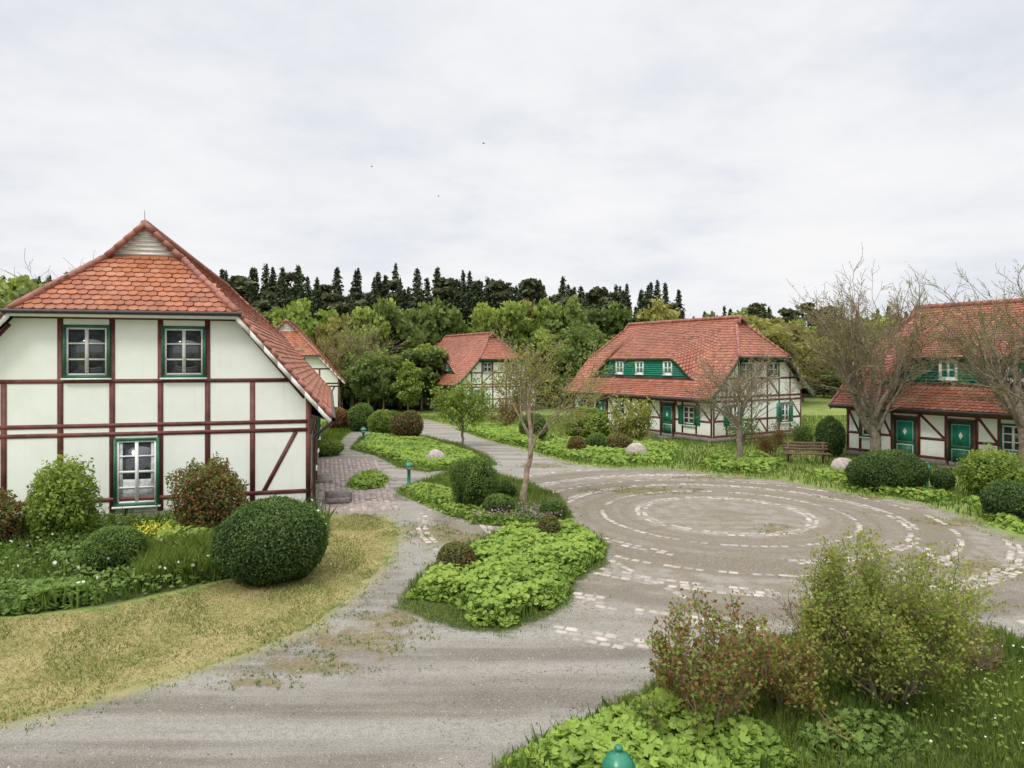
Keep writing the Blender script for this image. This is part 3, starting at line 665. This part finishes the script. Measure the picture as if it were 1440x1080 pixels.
P=scatter(np.array([[-8,7],[18,7],[18,36],[-8,36]]),16,r); s1=sdist(P,gravel); sb=np.max([sdist(P,b_) for b_ in beds],0)
kk=(s1>0)&(sb<0)&(((sb>-.3)|(s1<.5))|((sn(P,1.4,12)>.7)&(P[:,1]>13))); P=P[kk]
P=np.repeat(P,7,0)+r.normal(size=(len(P)*7,2))*.06
blades(g,p3(P),.045,.016,0,r.uniform(0,1,len(P)),r=r,lean=1.)
g.build("gravel_weeds",[L_grass])
P=scatter(np.array([[-2,28],[26,14],[34,14],[34,60],[-14,60],[-14,36]]),42,r); P=P[(sdist(P,gravel)<-.05)]
tufts("verge_grass",P,.2,.04,L_grass,9)
P=scatter(GP([(460,640),(500,600),(470,590),(440,600)]),60,r)
tufts("verge_grass",P,.25,.04,L_grass,10)

cover("ground_cover_plant",GP([(566,842),(600,808),(650,778),(700,752),(770,742),(815,745),(852,770),(846,792),(806,815),(800,842),(765,864),(712,884),(665,882),(640,850)]),L_cover,430,.115,.42,31,mound=1.7)
cover("ground_cover_plant",GP([(700,1079),(775,1036),(850,1002),(930,985),(1010,1010),(1100,1040),(1130,1079),(1050,1150),(850,1150)]),L_cover,520,.12,.38,32,mound=1.7)
cover("ground_cover_plant",GP([(1100,1030),(1180,1000),(1270,1010),(1330,1060),(1250,1079),(1130,1079)]),L_mid,300,.09,.28,33)
cover("broadleaf_weeds",GP([(1120,960),(1200,940),(1440,930),(1500,1000),(1440,1079),(1330,1079),(1200,1010)]),L_light,60,.07,.2,133,shape='leaf')
cover("ground_cover_plant",GP([(556,690),(590,680),(640,690),(700,720),(760,738),(700,742),(640,730),(590,708)]),L_cover,200,.10,.22,34)
cover("ground_cover_plant",GP([(660,738),(700,722),(790,712),(800,732),(770,742)]),L_mid,260,.09,.28,35,extra=(L_pink,60,.05))
cover("ground_cover_plant",GP([(495,630),(520,612),(600,620),(670,640),(690,655),(600,662),(540,644)]),L_cover,150,.15,.32,36,mound=1.)
cover("ground_cover_plant",B3b,L_cover,200,.12,.25,37)
cover("ground_cover_plant",GP([(640,604),(660,596),(720,600),(760,618),(760,634),(700,622)]),L_cover,90,.2,.4,38,mound=.8)
cover("ground_cover_plant",GP([(748,634),(790,618),(850,625),(960,630),(950,652),(870,656),(800,648)]),L_cover,90,.17,.42,39,mound=1.1)
cover("ground_cover_plant",GP([(980,655),(1000,640),(1080,645),(1110,655),(1085,668),(1010,664)]),L_cover,100,.16,.4,40,mound=1.1)
cover("ground_cover_plant",GP([(1130,665),(1180,665),(1300,690),(1350,700),(1330,712),(1200,690)]),L_cover,90,.15,.3,41,mound=1.1)
cover("ground_cover_plant",GP([(1345,700),(1400,708),(1440,730),(1450,755),(1390,738)]),L_cover,140,.15,.3,42,mound=.8)
cover("perennial_bed",HB,L_mid,190,.12,.42,43,shape='leaf',mound=1.,extra=(L_flow,3,.06))
cover("ground_cover_plant",GP([(0,868),(60,862),(140,850),(142,822),(60,828),(0,832)]),L_mid,260,.17,.38,44)
cover("ground_cover_plant",GP([(190,800),(240,790),(330,770),(330,750),(220,755)]),L_light,160,.2,.6,45,shape='leaf')
r=np.random.default_rng(50); g=Geo()
P=scatter(HB,90,r); P=P[sn(P,1.3,77)>-.1]; blades(g,p3(P),.48,.04,0,r.uniform(0,.8,len(P)),r=r,lean=.5)
P=scatter(GP([(190,830),(310,815),(310,775),(200,790)]),900,r); blades(g,p3(P),.55,.03,0,r.uniform(.2,1,len(P)),r=r,lean=.6)
P=G(215,778)+r.normal(size=(220,2))*.25; leaves(g,p3(P,r.uniform(.5,.75,220)),.06,1,r.uniform(.5,1,220),r=r)
g.build("tall_grass",[L_grass,leafmat("yellow_flowers",(.5,.45,.03),(.8,.75,.1))])
Q=scatter(GP([(1240,940),(1440,910),(1520,960),(1520,1079),(1300,1079)]),12,r); g=Geo(); leaves(g,p3(Q,r.uniform(.12,.22,len(Q))),.028,0,r.uniform(.5,1,len(Q)),nd_=Z3,nb=.6,shape='blob',r=r); g.build("daisies",[L_flow])

# ------------------------------------------------------------ shrubs
def BB(px,py,w,h,seed,nm="clipped_bush",**k): x,y=G(px,py); return ball_bush(nm,x,y,w,h,seed,**k)
def SH(nm,px,py,h,w,lm,n,ls,seed,**k): x,y=G(px,py); return shrub(nm,x,y,h,w,lm,n,ls,seed,**k)
BB(383,812,2.35,1.72,61,n=26000,ls=.055,rough=.055)
BB(162,806,1.3,1.05,62,n=10000,ls=.05,rough=.06,leafm=L_mid)
BB(88,768,1.5,2.2,63,"leafy_shrub",leafm=L_light,n=8000,ls=.10,rough=.2,depth=.55,core=.58)
BB(295,756,1.85,2.2,64,"red_leaved_shrub",leafm=L_red,n=11000,ls=.08,rough=.18,depth=.55,core=.58,mix=(L_mid,.4))
BB(-8,778,1.3,1.6,65,"red_leaved_shrub",leafm=L_red,n=5000,ls=.075,rough=.14,depth=.45,core=.66,mix=(L_mid,.4))
BB(642,806,.85,.68,66,n=4500,ls=.05,leafm=L_red,mix=(L_box,.5))
BB(771,762,.6,.7,67,n=2500,ls=.05,leafm=L_red,rough=.12,mix=(L_mid,.5))
BB(665,712,1.5,1.65,68,n=12000,ls=.06,leafm=L_mid,rough=.14,depth=.35,core=.75)
BB(702,724,1.0,.65,69,n=5000,ls=.05,leafm=L_mid,rough=.08)
BB(712,700,.7,.6,70,n=2500,ls=.06,leafm=L_mid,rough=.12)
BB(778,730,.8,.6,71,n=3000,ls=.07,leafm=L_mid,rough=.15)
BB(1250,688,2.9,1.45,72,n=16000,ls=.065,rough=.08,sy=.7)
BB(1422,730,1.5,1.15,73,n=8000,ls=.06,rough=.07)
BB(1326,688,.8,.75,74,n=3500,ls=.06,rough=.08)
BB(1395,700,1.9,1.7,75,"leafy_shrub",leafm=L_light,n=6500,ls=.10,rough=.18,depth=.5,core=.6)
BB(1168,642,1.3,2.0,76,n=6000,ls=.08,rough=.12)
SH("red_leaved_shrub",1080,642,1.8,1.3,L_red,2200,.08,77,jit=.1)
SH("leafy_shrub",886,624,2.5,1.8,L_yel,4500,.14,78,stems=14,jit=.16,extra=(L_flow,250,.1))
SH("leafy_shrub",1128,632,1.4,1.2,L_mid,2000,.1,178,jit=.12)
BB(825,620,2.6,2.0,79,n=6000,ls=.12,leafm=L_light,rough=.16,shape='blob',depth=.35,core=.7)
BB(840,636,1.2,1.0,80,n=3000,ls=.08,leafm=L_mid,rough=.08)
BB(811,638,.9,.9,81,n=2500,ls=.08,leafm=L_red,rough=.08,mix=(L_mid,.3))
BB(870,636,1.5,.95,82,n=3500,ls=.08,leafm=L_red,rough=.08,mix=(L_mid,.3))
BB(750,618,1.8,1.6,83,n=4000,ls=.1,leafm=L_mid,rough=.14)
BB(508,606,1.8,1.9,84,n=5000,ls=.1,leafm=L_mid,rough=.08)
BB(536,610,1.7,1.6,85,n=5000,ls=.1,leafm=L_light,rough=.12)
BB(573,616,2.0,1.7,86,n=5000,ls=.1,leafm=L_red,rough=.12,mix=(L_box,.4))
BB(552,600,1.3,1.2,87,n=3000,ls=.1,leafm=L_mid,rough=.08)
BB(478,604,1.6,1.5,88,n=3000,ls=.12,leafm=L_red,rough=.1)
BB(460,640,1.6,.8,89,n=4000,ls=.1,leafm=L_light,rough=.15)
SH("leafy_shrub",715,604,2.4,1.8,L_red,1500,.15,90,jit=.15)
SH("rose_bush",1000,1035,1.7,1.4,L_red,5000,.06,91,stems=17,jit=.055,kids=(5,4,0),mix=(L_light,.4),rnd=True)
SH("rose_bush",1105,1000,1.15,.9,L_red,3200,.055,92,stems=14,jit=.06,mix=(L_yel,.6),rnd=True)
SH("flowering_shrub",1245,985,2.2,2.1,L_yel,24000,.052,93,stems=36,jit=.085,kids=(6,5,0),mix=(L_light,.3),rnd=True)
SH("dry_shrub",1140,905,.85,.7,L_red,350,.04,94,stems=16,jit=.05)
SH("dry_shrub",1362,945,.75,.7,L_red,500,.04,95,stems=22,jit=.05)
SH("leafy_shrub",940,1040,.6,.8,L_light,900,.07,96,stems=9,jit=.06)
SH("climbing_plant",1040,626,2.0,.9,L_mid,1500,.1,97,stems=8,jit=.12)

# ------------------------------------------------------------ trees near
x,y=G(735,706); bare_tree("sparse_tree",x,y,6.4,.105,101,lean=(.14,0),fork=.34,spread=.6,nb=8,budn=3800,buds=.085,bark=M_barkp,leafm=L_yel,rmin=.007,jit=.09)
x,y=G(1040,652); bare_tree("bare_tree",x,y,6.3,.15,102,fork=.36,spread=.55,nb=11,budn=1400,buds=.07,rmin=.008,kids=(0,6,5,4,0))
KR=(0,8,7,5,0)
x,y=G(1230,650); bare_tree("bare_tree",x,y,10.3,.27,103,fork=.2,spread=.6,nb=12,mx=4,kids=KR,budn=7500,buds=.07,rmin=.009,limb=(.3,.45),lr=(.42,.62))
x,y=G(1440,682); bare_tree("bare_tree",x,y,9.4,.26,104,fork=.24,spread=.7,nb=12,mx=4,kids=KR,budn=7500,buds=.06,rmin=.008,limb=(.3,.45),lr=(.42,.62))
x,y=G(650,628); bare_tree("young_leafy_tree",x,y,4.4,.08,105,fork=.28,spread=.6,nb=8,mx=3,kids=(0,5,4,0),budn=4200,buds=.15,leafm=L_light,jit=.16)
bare_tree("bare_tree",-15.5,66,9.4,.26,106,fork=.3,spread=.7,nb=9,kids=(0,5,5,4,0),budn=2500,buds=.14,rmin=.018,leafm=L_yel)
bare_tree("bare_tree",-31.3,50,13.2,.2,107,fork=.35,spread=.4,nb=8,kids=(0,5,5,4,0),budn=600,buds=.1,rmin=.013)

# ------------------------------------------------------------ forest
def v_spruce(seed):
    r=np.random.default_rng(seed); g=Geo(); tube(g,[(0,0,0),(0,0,1)],[.013,.002],5,4)
    P=[];T=[];Nn=[];S=[]
    nb=165
    for k in range(nb):
        z=.06+.93*(k/nb)**.88; R=(1-z)**.92*.19*r.uniform(.62,1.18)+.004; a=k*2.4+r.uniform(-.5,.5); m_=9
        s=np.linspace(.15,1,m_)+r.uniform(-.05,.05,m_); ct=r.uniform(-.18,.22)
        x=np.cos(a)*R*s+r.normal(size=m_)*.004; y_=np.sin(a)*R*s+r.normal(size=m_)*.004; zz=z-R*s*s*.45+R*.1*s**6+r.normal(size=m_)*.004
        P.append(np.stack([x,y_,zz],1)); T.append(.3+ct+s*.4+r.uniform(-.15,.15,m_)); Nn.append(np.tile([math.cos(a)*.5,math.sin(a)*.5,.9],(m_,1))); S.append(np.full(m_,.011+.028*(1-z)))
    P=np.concatenate(P); leaves(g,P,np.concatenate(S),0,np.clip(np.concatenate(T),0,1),nd_=np.concatenate(Nn),nb=.5,shape='quad',r=r); return g
def v_decid(seed,nc=34,nl=75,ls=.040,lo=.16,wx=.30):
    r=np.random.default_rng(seed); g=Geo(); tube(g,[(0,0,0),(0,0,.6)],[.018,.008],5,4)
    for k in range(nc):
        d=nrm(r.normal(size=3)); q=r.uniform(.35,.98); c=np.array([d[0]*wx*q,d[1]*wx*q,.56+d[2]*.38*q+0]); 
        rc=r.uniform(.04,.11); D=nrm(r.normal(size=(nl,3))); P=c+D*rc*r.uniform(.4,1.25,(nl,1))*[1.1,1.1,.9]
        if k%4==0: tube(g,[(0,0,.3),(c*.5+[0,0,.22]),c],[.008,.005,.002],4,4)
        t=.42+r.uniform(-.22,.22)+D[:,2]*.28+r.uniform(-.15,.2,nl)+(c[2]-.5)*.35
        kk=P[:,2]>lo*.3; leaves(g,P[kk],ls,0,np.clip(t[kk],0,1),nd_=D[kk],nb=.35,shape='blob',r=r)
    return g
def v_pine(seed):
    r=np.random.default_rng(seed); g=Geo(); tube(g,[(0,0,0),(.01,0,.5),(0,.01,.92)],[.016,.012,.004],5,4)
    for k in range(30):
        z=r.uniform(.40,.98); R=.16*math.sin(min(1,(1.03-z)/.5)*1.57)*r.uniform(.3,1.1); a=r.uniform(0,6.28); c=np.array([math.cos(a)*R,math.sin(a)*R,z]); nl=55
        D=nrm(r.normal(size=(nl,3))); P=c+D*r.uniform(.025,.055)*[1.4,1.4,.7]*r.uniform(.4,1.1,(nl,1))
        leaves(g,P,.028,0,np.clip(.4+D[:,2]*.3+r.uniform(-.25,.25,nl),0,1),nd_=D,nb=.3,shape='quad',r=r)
        tube(g,[(0,0,z-.06),c],[.005,.002],4,4)
    return g
VS=[v_spruce(i) for i in range(4)]; VD=[v_decid(10+i) for i in range(5)]; VP=[v_pine(20+i) for i in range(3)]
FM=[L_spr,L_pine,leafmat("forest_light",(.12,.185,.035),(.34,.41,.10),.35),leafmat("forest_mid",(.055,.09,.024),(.19,.25,.07),.35),M_bark,leafmat("forest_yellow",(.15,.15,.035),(.37,.35,.11),.35)]
r=np.random.default_rng(77); g=Geo()
def put(vs,x,y,h,mi,wf=1.,dt=None):
    g.merge(vs[r.integers(len(vs))],(h*wf,h*wf,h),r.uniform(0,6.28),(x,y,0),dt if dt is not None else r.uniform(-.2,.2),{0:mi})
def skyh(px): return np.interp(px,[-100,130,300,560,700,900,965],[16.6,16.6,17.6,17.4,16.8,15.9,14.6])
N_=250
for k in range(N_):
    row=k%3; Y=(90,99,109)[row]+r.uniform(-3,3); px=-130+1095*((k//3)+r.uniform(0,1))/(N_/3); X=(px-720)/960*Y; h=skyh(px)*(Y/96)*(r.uniform(.82,1.06) if row else r.uniform(.72,.97))
    q=r.uniform()
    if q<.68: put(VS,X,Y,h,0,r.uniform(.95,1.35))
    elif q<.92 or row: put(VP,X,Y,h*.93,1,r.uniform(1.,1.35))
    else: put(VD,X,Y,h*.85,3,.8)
for k in range(80):
    Y=r.uniform(74,87); px=330+640*(k+r.uniform(0,1))/80; X=(px-720)/960*Y
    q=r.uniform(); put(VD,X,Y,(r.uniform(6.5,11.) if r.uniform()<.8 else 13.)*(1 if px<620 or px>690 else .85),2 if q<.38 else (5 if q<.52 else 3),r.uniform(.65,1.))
for k in range(26):
    Y=r.uniform(64,72); px=r.uniform(478,612); X=(px-720)/960*Y; put(VD,X,Y,r.uniform(4,8.),3 if r.uniform()<.5 else 2,r.uniform(.9,1.3))
for k in range(16):
    Y=r.uniform(70,80); px=r.uniform(765,840); X=(px-720)/960*Y; put(VD,X,Y,r.uniform(6,10.),3 if r.uniform()<.5 else 2)
for k in range(28):
    Y=r.uniform(55,72); px=r.uniform(-120,120); X=(px-720)/960*Y; put(VD,X,Y,r.uniform(11.5,14.)*(Y/64),2 if r.uniform()<.4 else 3)
for k in range(80):
    Y=r.uniform(88,118); px=985+715*(k+r.uniform())/80; X=(px-720)/960*Y; q=r.uniform()
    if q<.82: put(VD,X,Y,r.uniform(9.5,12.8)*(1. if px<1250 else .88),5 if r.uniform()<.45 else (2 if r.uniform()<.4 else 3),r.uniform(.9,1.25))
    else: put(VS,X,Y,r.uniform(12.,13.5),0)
for k in range(56):
    Y=r.uniform(122,138); px=r.uniform(950,1600); X=(px-720)/960*Y; put(VP if k%2 else VS,X,Y,r.uniform(13.,16.),0 if k%2==0 else 1,1.3)
for k in range(60):
    Y=r.uniform(84,95); px=r.uniform(-150,1650); X=(px-720)/960*Y; put(VD,X,Y,r.uniform(3,5),3,1.8)
for k in range(16):
    Y=r.uniform(78,84); px=r.uniform(1010,1130); X=(px-720)/960*Y; put(VD,X,Y,r.uniform(8.5,11.5),5,r.uniform(1.,1.3))
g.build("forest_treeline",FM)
def tree1(x,y,h,mt,wf,seed):
    gg=Geo(); gg.merge(v_decid(seed,44,110,.034),(h*wf,h*wf,h)); gg.build("deciduous_tree",[mt,mt,mt,mt,M_bark],loc=(x,y,0))
tree1(-12.2,58,6.2,FM[3],.85,201); tree1(-9.6,63,5.0,FM[2],1.,202); tree1(-15.5,72,12.2,FM[2],.7,203); tree1(-24.5,72,10.5,FM[2],.8,204); tree1(6.5,66,8.,FM[3],1.,205)
tree1(27.5,72,9.5,FM[5],1.1,206); tree1(23.5,76,10.3,FM[5],1.1,207)

# ------------------------------------------------------------ furniture
M_lamp=plain("lamp_green_paint",(.006,.15,.08),(.012,.20,.12),6,.3,spec=.6)
M_lens=plain("lamp_lens",(.5,.52,.5),(.65,.66,.62),6,.3)
def bollard(x,y,h=1.0,s=1.):
    g=Geo(); c=(x,y,0)
    lathe(g,c,[(0.001,0),(.11*s,0),(.11*s,.05),(.06*s,.09),(.055*s,h*.62),(.09*s,h*.64),(.09*s,h*.67)],16,0)
    lathe(g,c,[(.075*s,h*.67),(.085*s,h*.8)],16,1)
    lathe(g,c,[(.075*s,h*.8),(.16*s,h*.79),(.165*s,h*.81),(.13*s,h*.87),(.075*s,h*.925),(.04*s,h*.94),(.035*s,h*.955),(.045*s,h*.975),(.03*s,h*.995),(.001,h)],20,0)
    g.build("bollard_lamp",[M_lamp,M_lens],smooth=True)
bollard(*G(575,684),.98,1.1); bollard(*G(511,624),1.0,1.2); bollard(*G(1303,690),1.05,1.1); bollard(1.03,6.6,1.0,1.)
M_wood=plain("weathered_wood",(.11,.07,.045),(.20,.13,.085),7,.85,.3)
x,y=G(1135,652); e=empty("park_bench",(x,y,0),math.radians(-8))
g=Geo()
for k in range(4): g.box((-1,-.25+k*.13,.45),(2,0,0),(0,.115,0),(0,0,.05))
g.build("seat",[M_wood],e); g=Geo()
for k in range(3): g.box((-1,.3+k*.03,.58+k*.14),(2,0,0),(0,.035,.0),(0,.01,.11))
g.build("backrest",[M_wood],e)
for k,xx in enumerate((-.8,.75)):
    g=Geo(); g.box((xx,-.25,0),(.08,0,0),(0,.08,0),(0,0,.45)); g.box((xx,.24,0),(.08,0,0),(0,.07,0),(0,.12,.98)); g.box((xx,-.25,.38),(.08,0,0),(0,.5,0),(0,0,.068)); g.build("leg_%d"%(k+1),[M_wood],e)
def rock(px,py,w,h,seed):
    x,y=G(px,py); g=Geo(); nu,nv=20,12; u=np.linspace(0,2*math.pi,nu,endpoint=False); v=np.linspace(.02,math.pi*.65,nv)
    D=np.stack([np.sin(v)[:,None]*np.cos(u),np.sin(v)[:,None]*np.sin(u),np.repeat(np.cos(v)[:,None],nu,1)],-1).reshape(-1,3)
    q=1+.13*sn(D,1.8,seed)+.05*sn(D,5,seed+1); V=D*q[:,None]*[w/2,w/2.6,h*.75]+[0,0,h*.25]
    i=np.arange(nv-1)[:,None]*nu; j=np.arange(nu)[None]; j2=(j+1)%nu
    g.add(V,np.stack([i+j,i+nu+j,i+nu+j2,i+j2],-1).reshape(-1,4)); g.add(V[:nu],np.arange(nu)[::-1][None])
    g.build("boulder",[plain("granite_%d"%seed,(.30,.25,.22),(.48,.42,.38),8,.9,.5)],smooth=True,loc=(x,y,0))
rock(613,650,1.0,.6,1); rock(895,644,1.1,.78,2); rock(1185,662,1.05,.55,3); rock(630,636,.5,.3,4)
def bird(X,Y,Zb):
    g=Geo()
    tube(g,[(-.16,0,0),(-.08,0,.0),(.05,0,.01),(.14,0,.0),(.18,0,0)],[.01,.035,.045,.03,.004],6)
    for s in (-1,1): g.add([(.06,0,.02),(.02,s*.18,.09),(-.05,s*.38,.03),(-.08,s*.16,.07),(-.06,0,.02)],[0,1,2,3,4])
    g.build("flying_bird",[plain("bird_feathers",(.02,.02,.02),(.05,.05,.05))],loc=(X,Y,Zb))
bird(-3.75,90,33.6); bird(-19.5,95,32.0); bird(-11.3,105,30.3)

# ------------------------------------------------------------ light, sky, camera
sc=bpy.context.scene
w=bpy.data.worlds.new("World"); sc.world=w; w.use_nodes=True; nt=w.node_tree; nt.nodes.clear()
az=Vector((-.5,-.75,0)).normalized(); el=math.radians(48)
sky=nd(nt,"TexSky",sky_type='NISHITA'); sky.sun_disc=False; sky.sun_elevation=el; sky.sun_rotation=math.atan2(az.x,az.y)
b1=nd(nt,"Background",{0:sky.outputs[0],1:.12})
co=nd(nt,"TexCoord").outputs["Generated"]; sp=nd(nt,"SeparateXYZ",{0:co}); zz=mth(nt,'ADD',mth(nt,'MAXIMUM',sp.outputs[2],0.),.16)
cv=nd(nt,"CombineXYZ",{0:mth(nt,'DIVIDE',sp.outputs[0],zz),1:mth(nt,'DIVIDE',sp.outputs[1],zz),2:0.}).outputs[0]
n1=noise(nt,cv,1.1,8,.6); n2=noise(nt,cv,.35,3,.5)
cc=mixc(nt,rng_(nt,mth(nt,'MULTIPLY_ADD',n2,.45,mth(nt,'MULTIPLY',n1,.55)),.38,.6),(.79,.815,.87),(.94,.94,.95))
st=rng_(nt,sp.outputs[2],.46,.9,1.,2.7)
b2=nd(nt,"Background",{0:cc,1:st})
mx=nd(nt,"MixShader",{0:rng_(nt,n1,.25,.5,.86,1.),1:b1.outputs[0],2:b2.outputs[0]})
ow=nt.nodes.new("ShaderNodeOutputWorld"); nt.links.new(mx.outputs[0],ow.inputs[0])
ld=bpy.data.lights.new("sun","SUN"); ld.energy=1.5; ld.angle=math.radians(12); ld.color=(1,.96,.9)
lo=bpy.data.objects.new("sun",ld); sc.collection.objects.link(lo)
dirv=Vector((az.x*math.cos(el),az.y*math.cos(el),math.sin(el))); lo.rotation_euler=dirv.to_track_quat('Z','Y').to_euler()
cd=bpy.data.cameras.new("camera"); cam=bpy.data.objects.new("camera",cd); sc.collection.objects.link(cam); sc.camera=cam
cd.sensor_width=36; cd.lens=24; cd.shift_y=-30/1440; cd.clip_end=4000; cam.location=(0,0,EYE); cam.rotation_euler=(math.radians(90),0,0)
sc.view_settings.view_transform='Standard'; sc.view_settings.look='None'; sc.view_settings.exposure=0
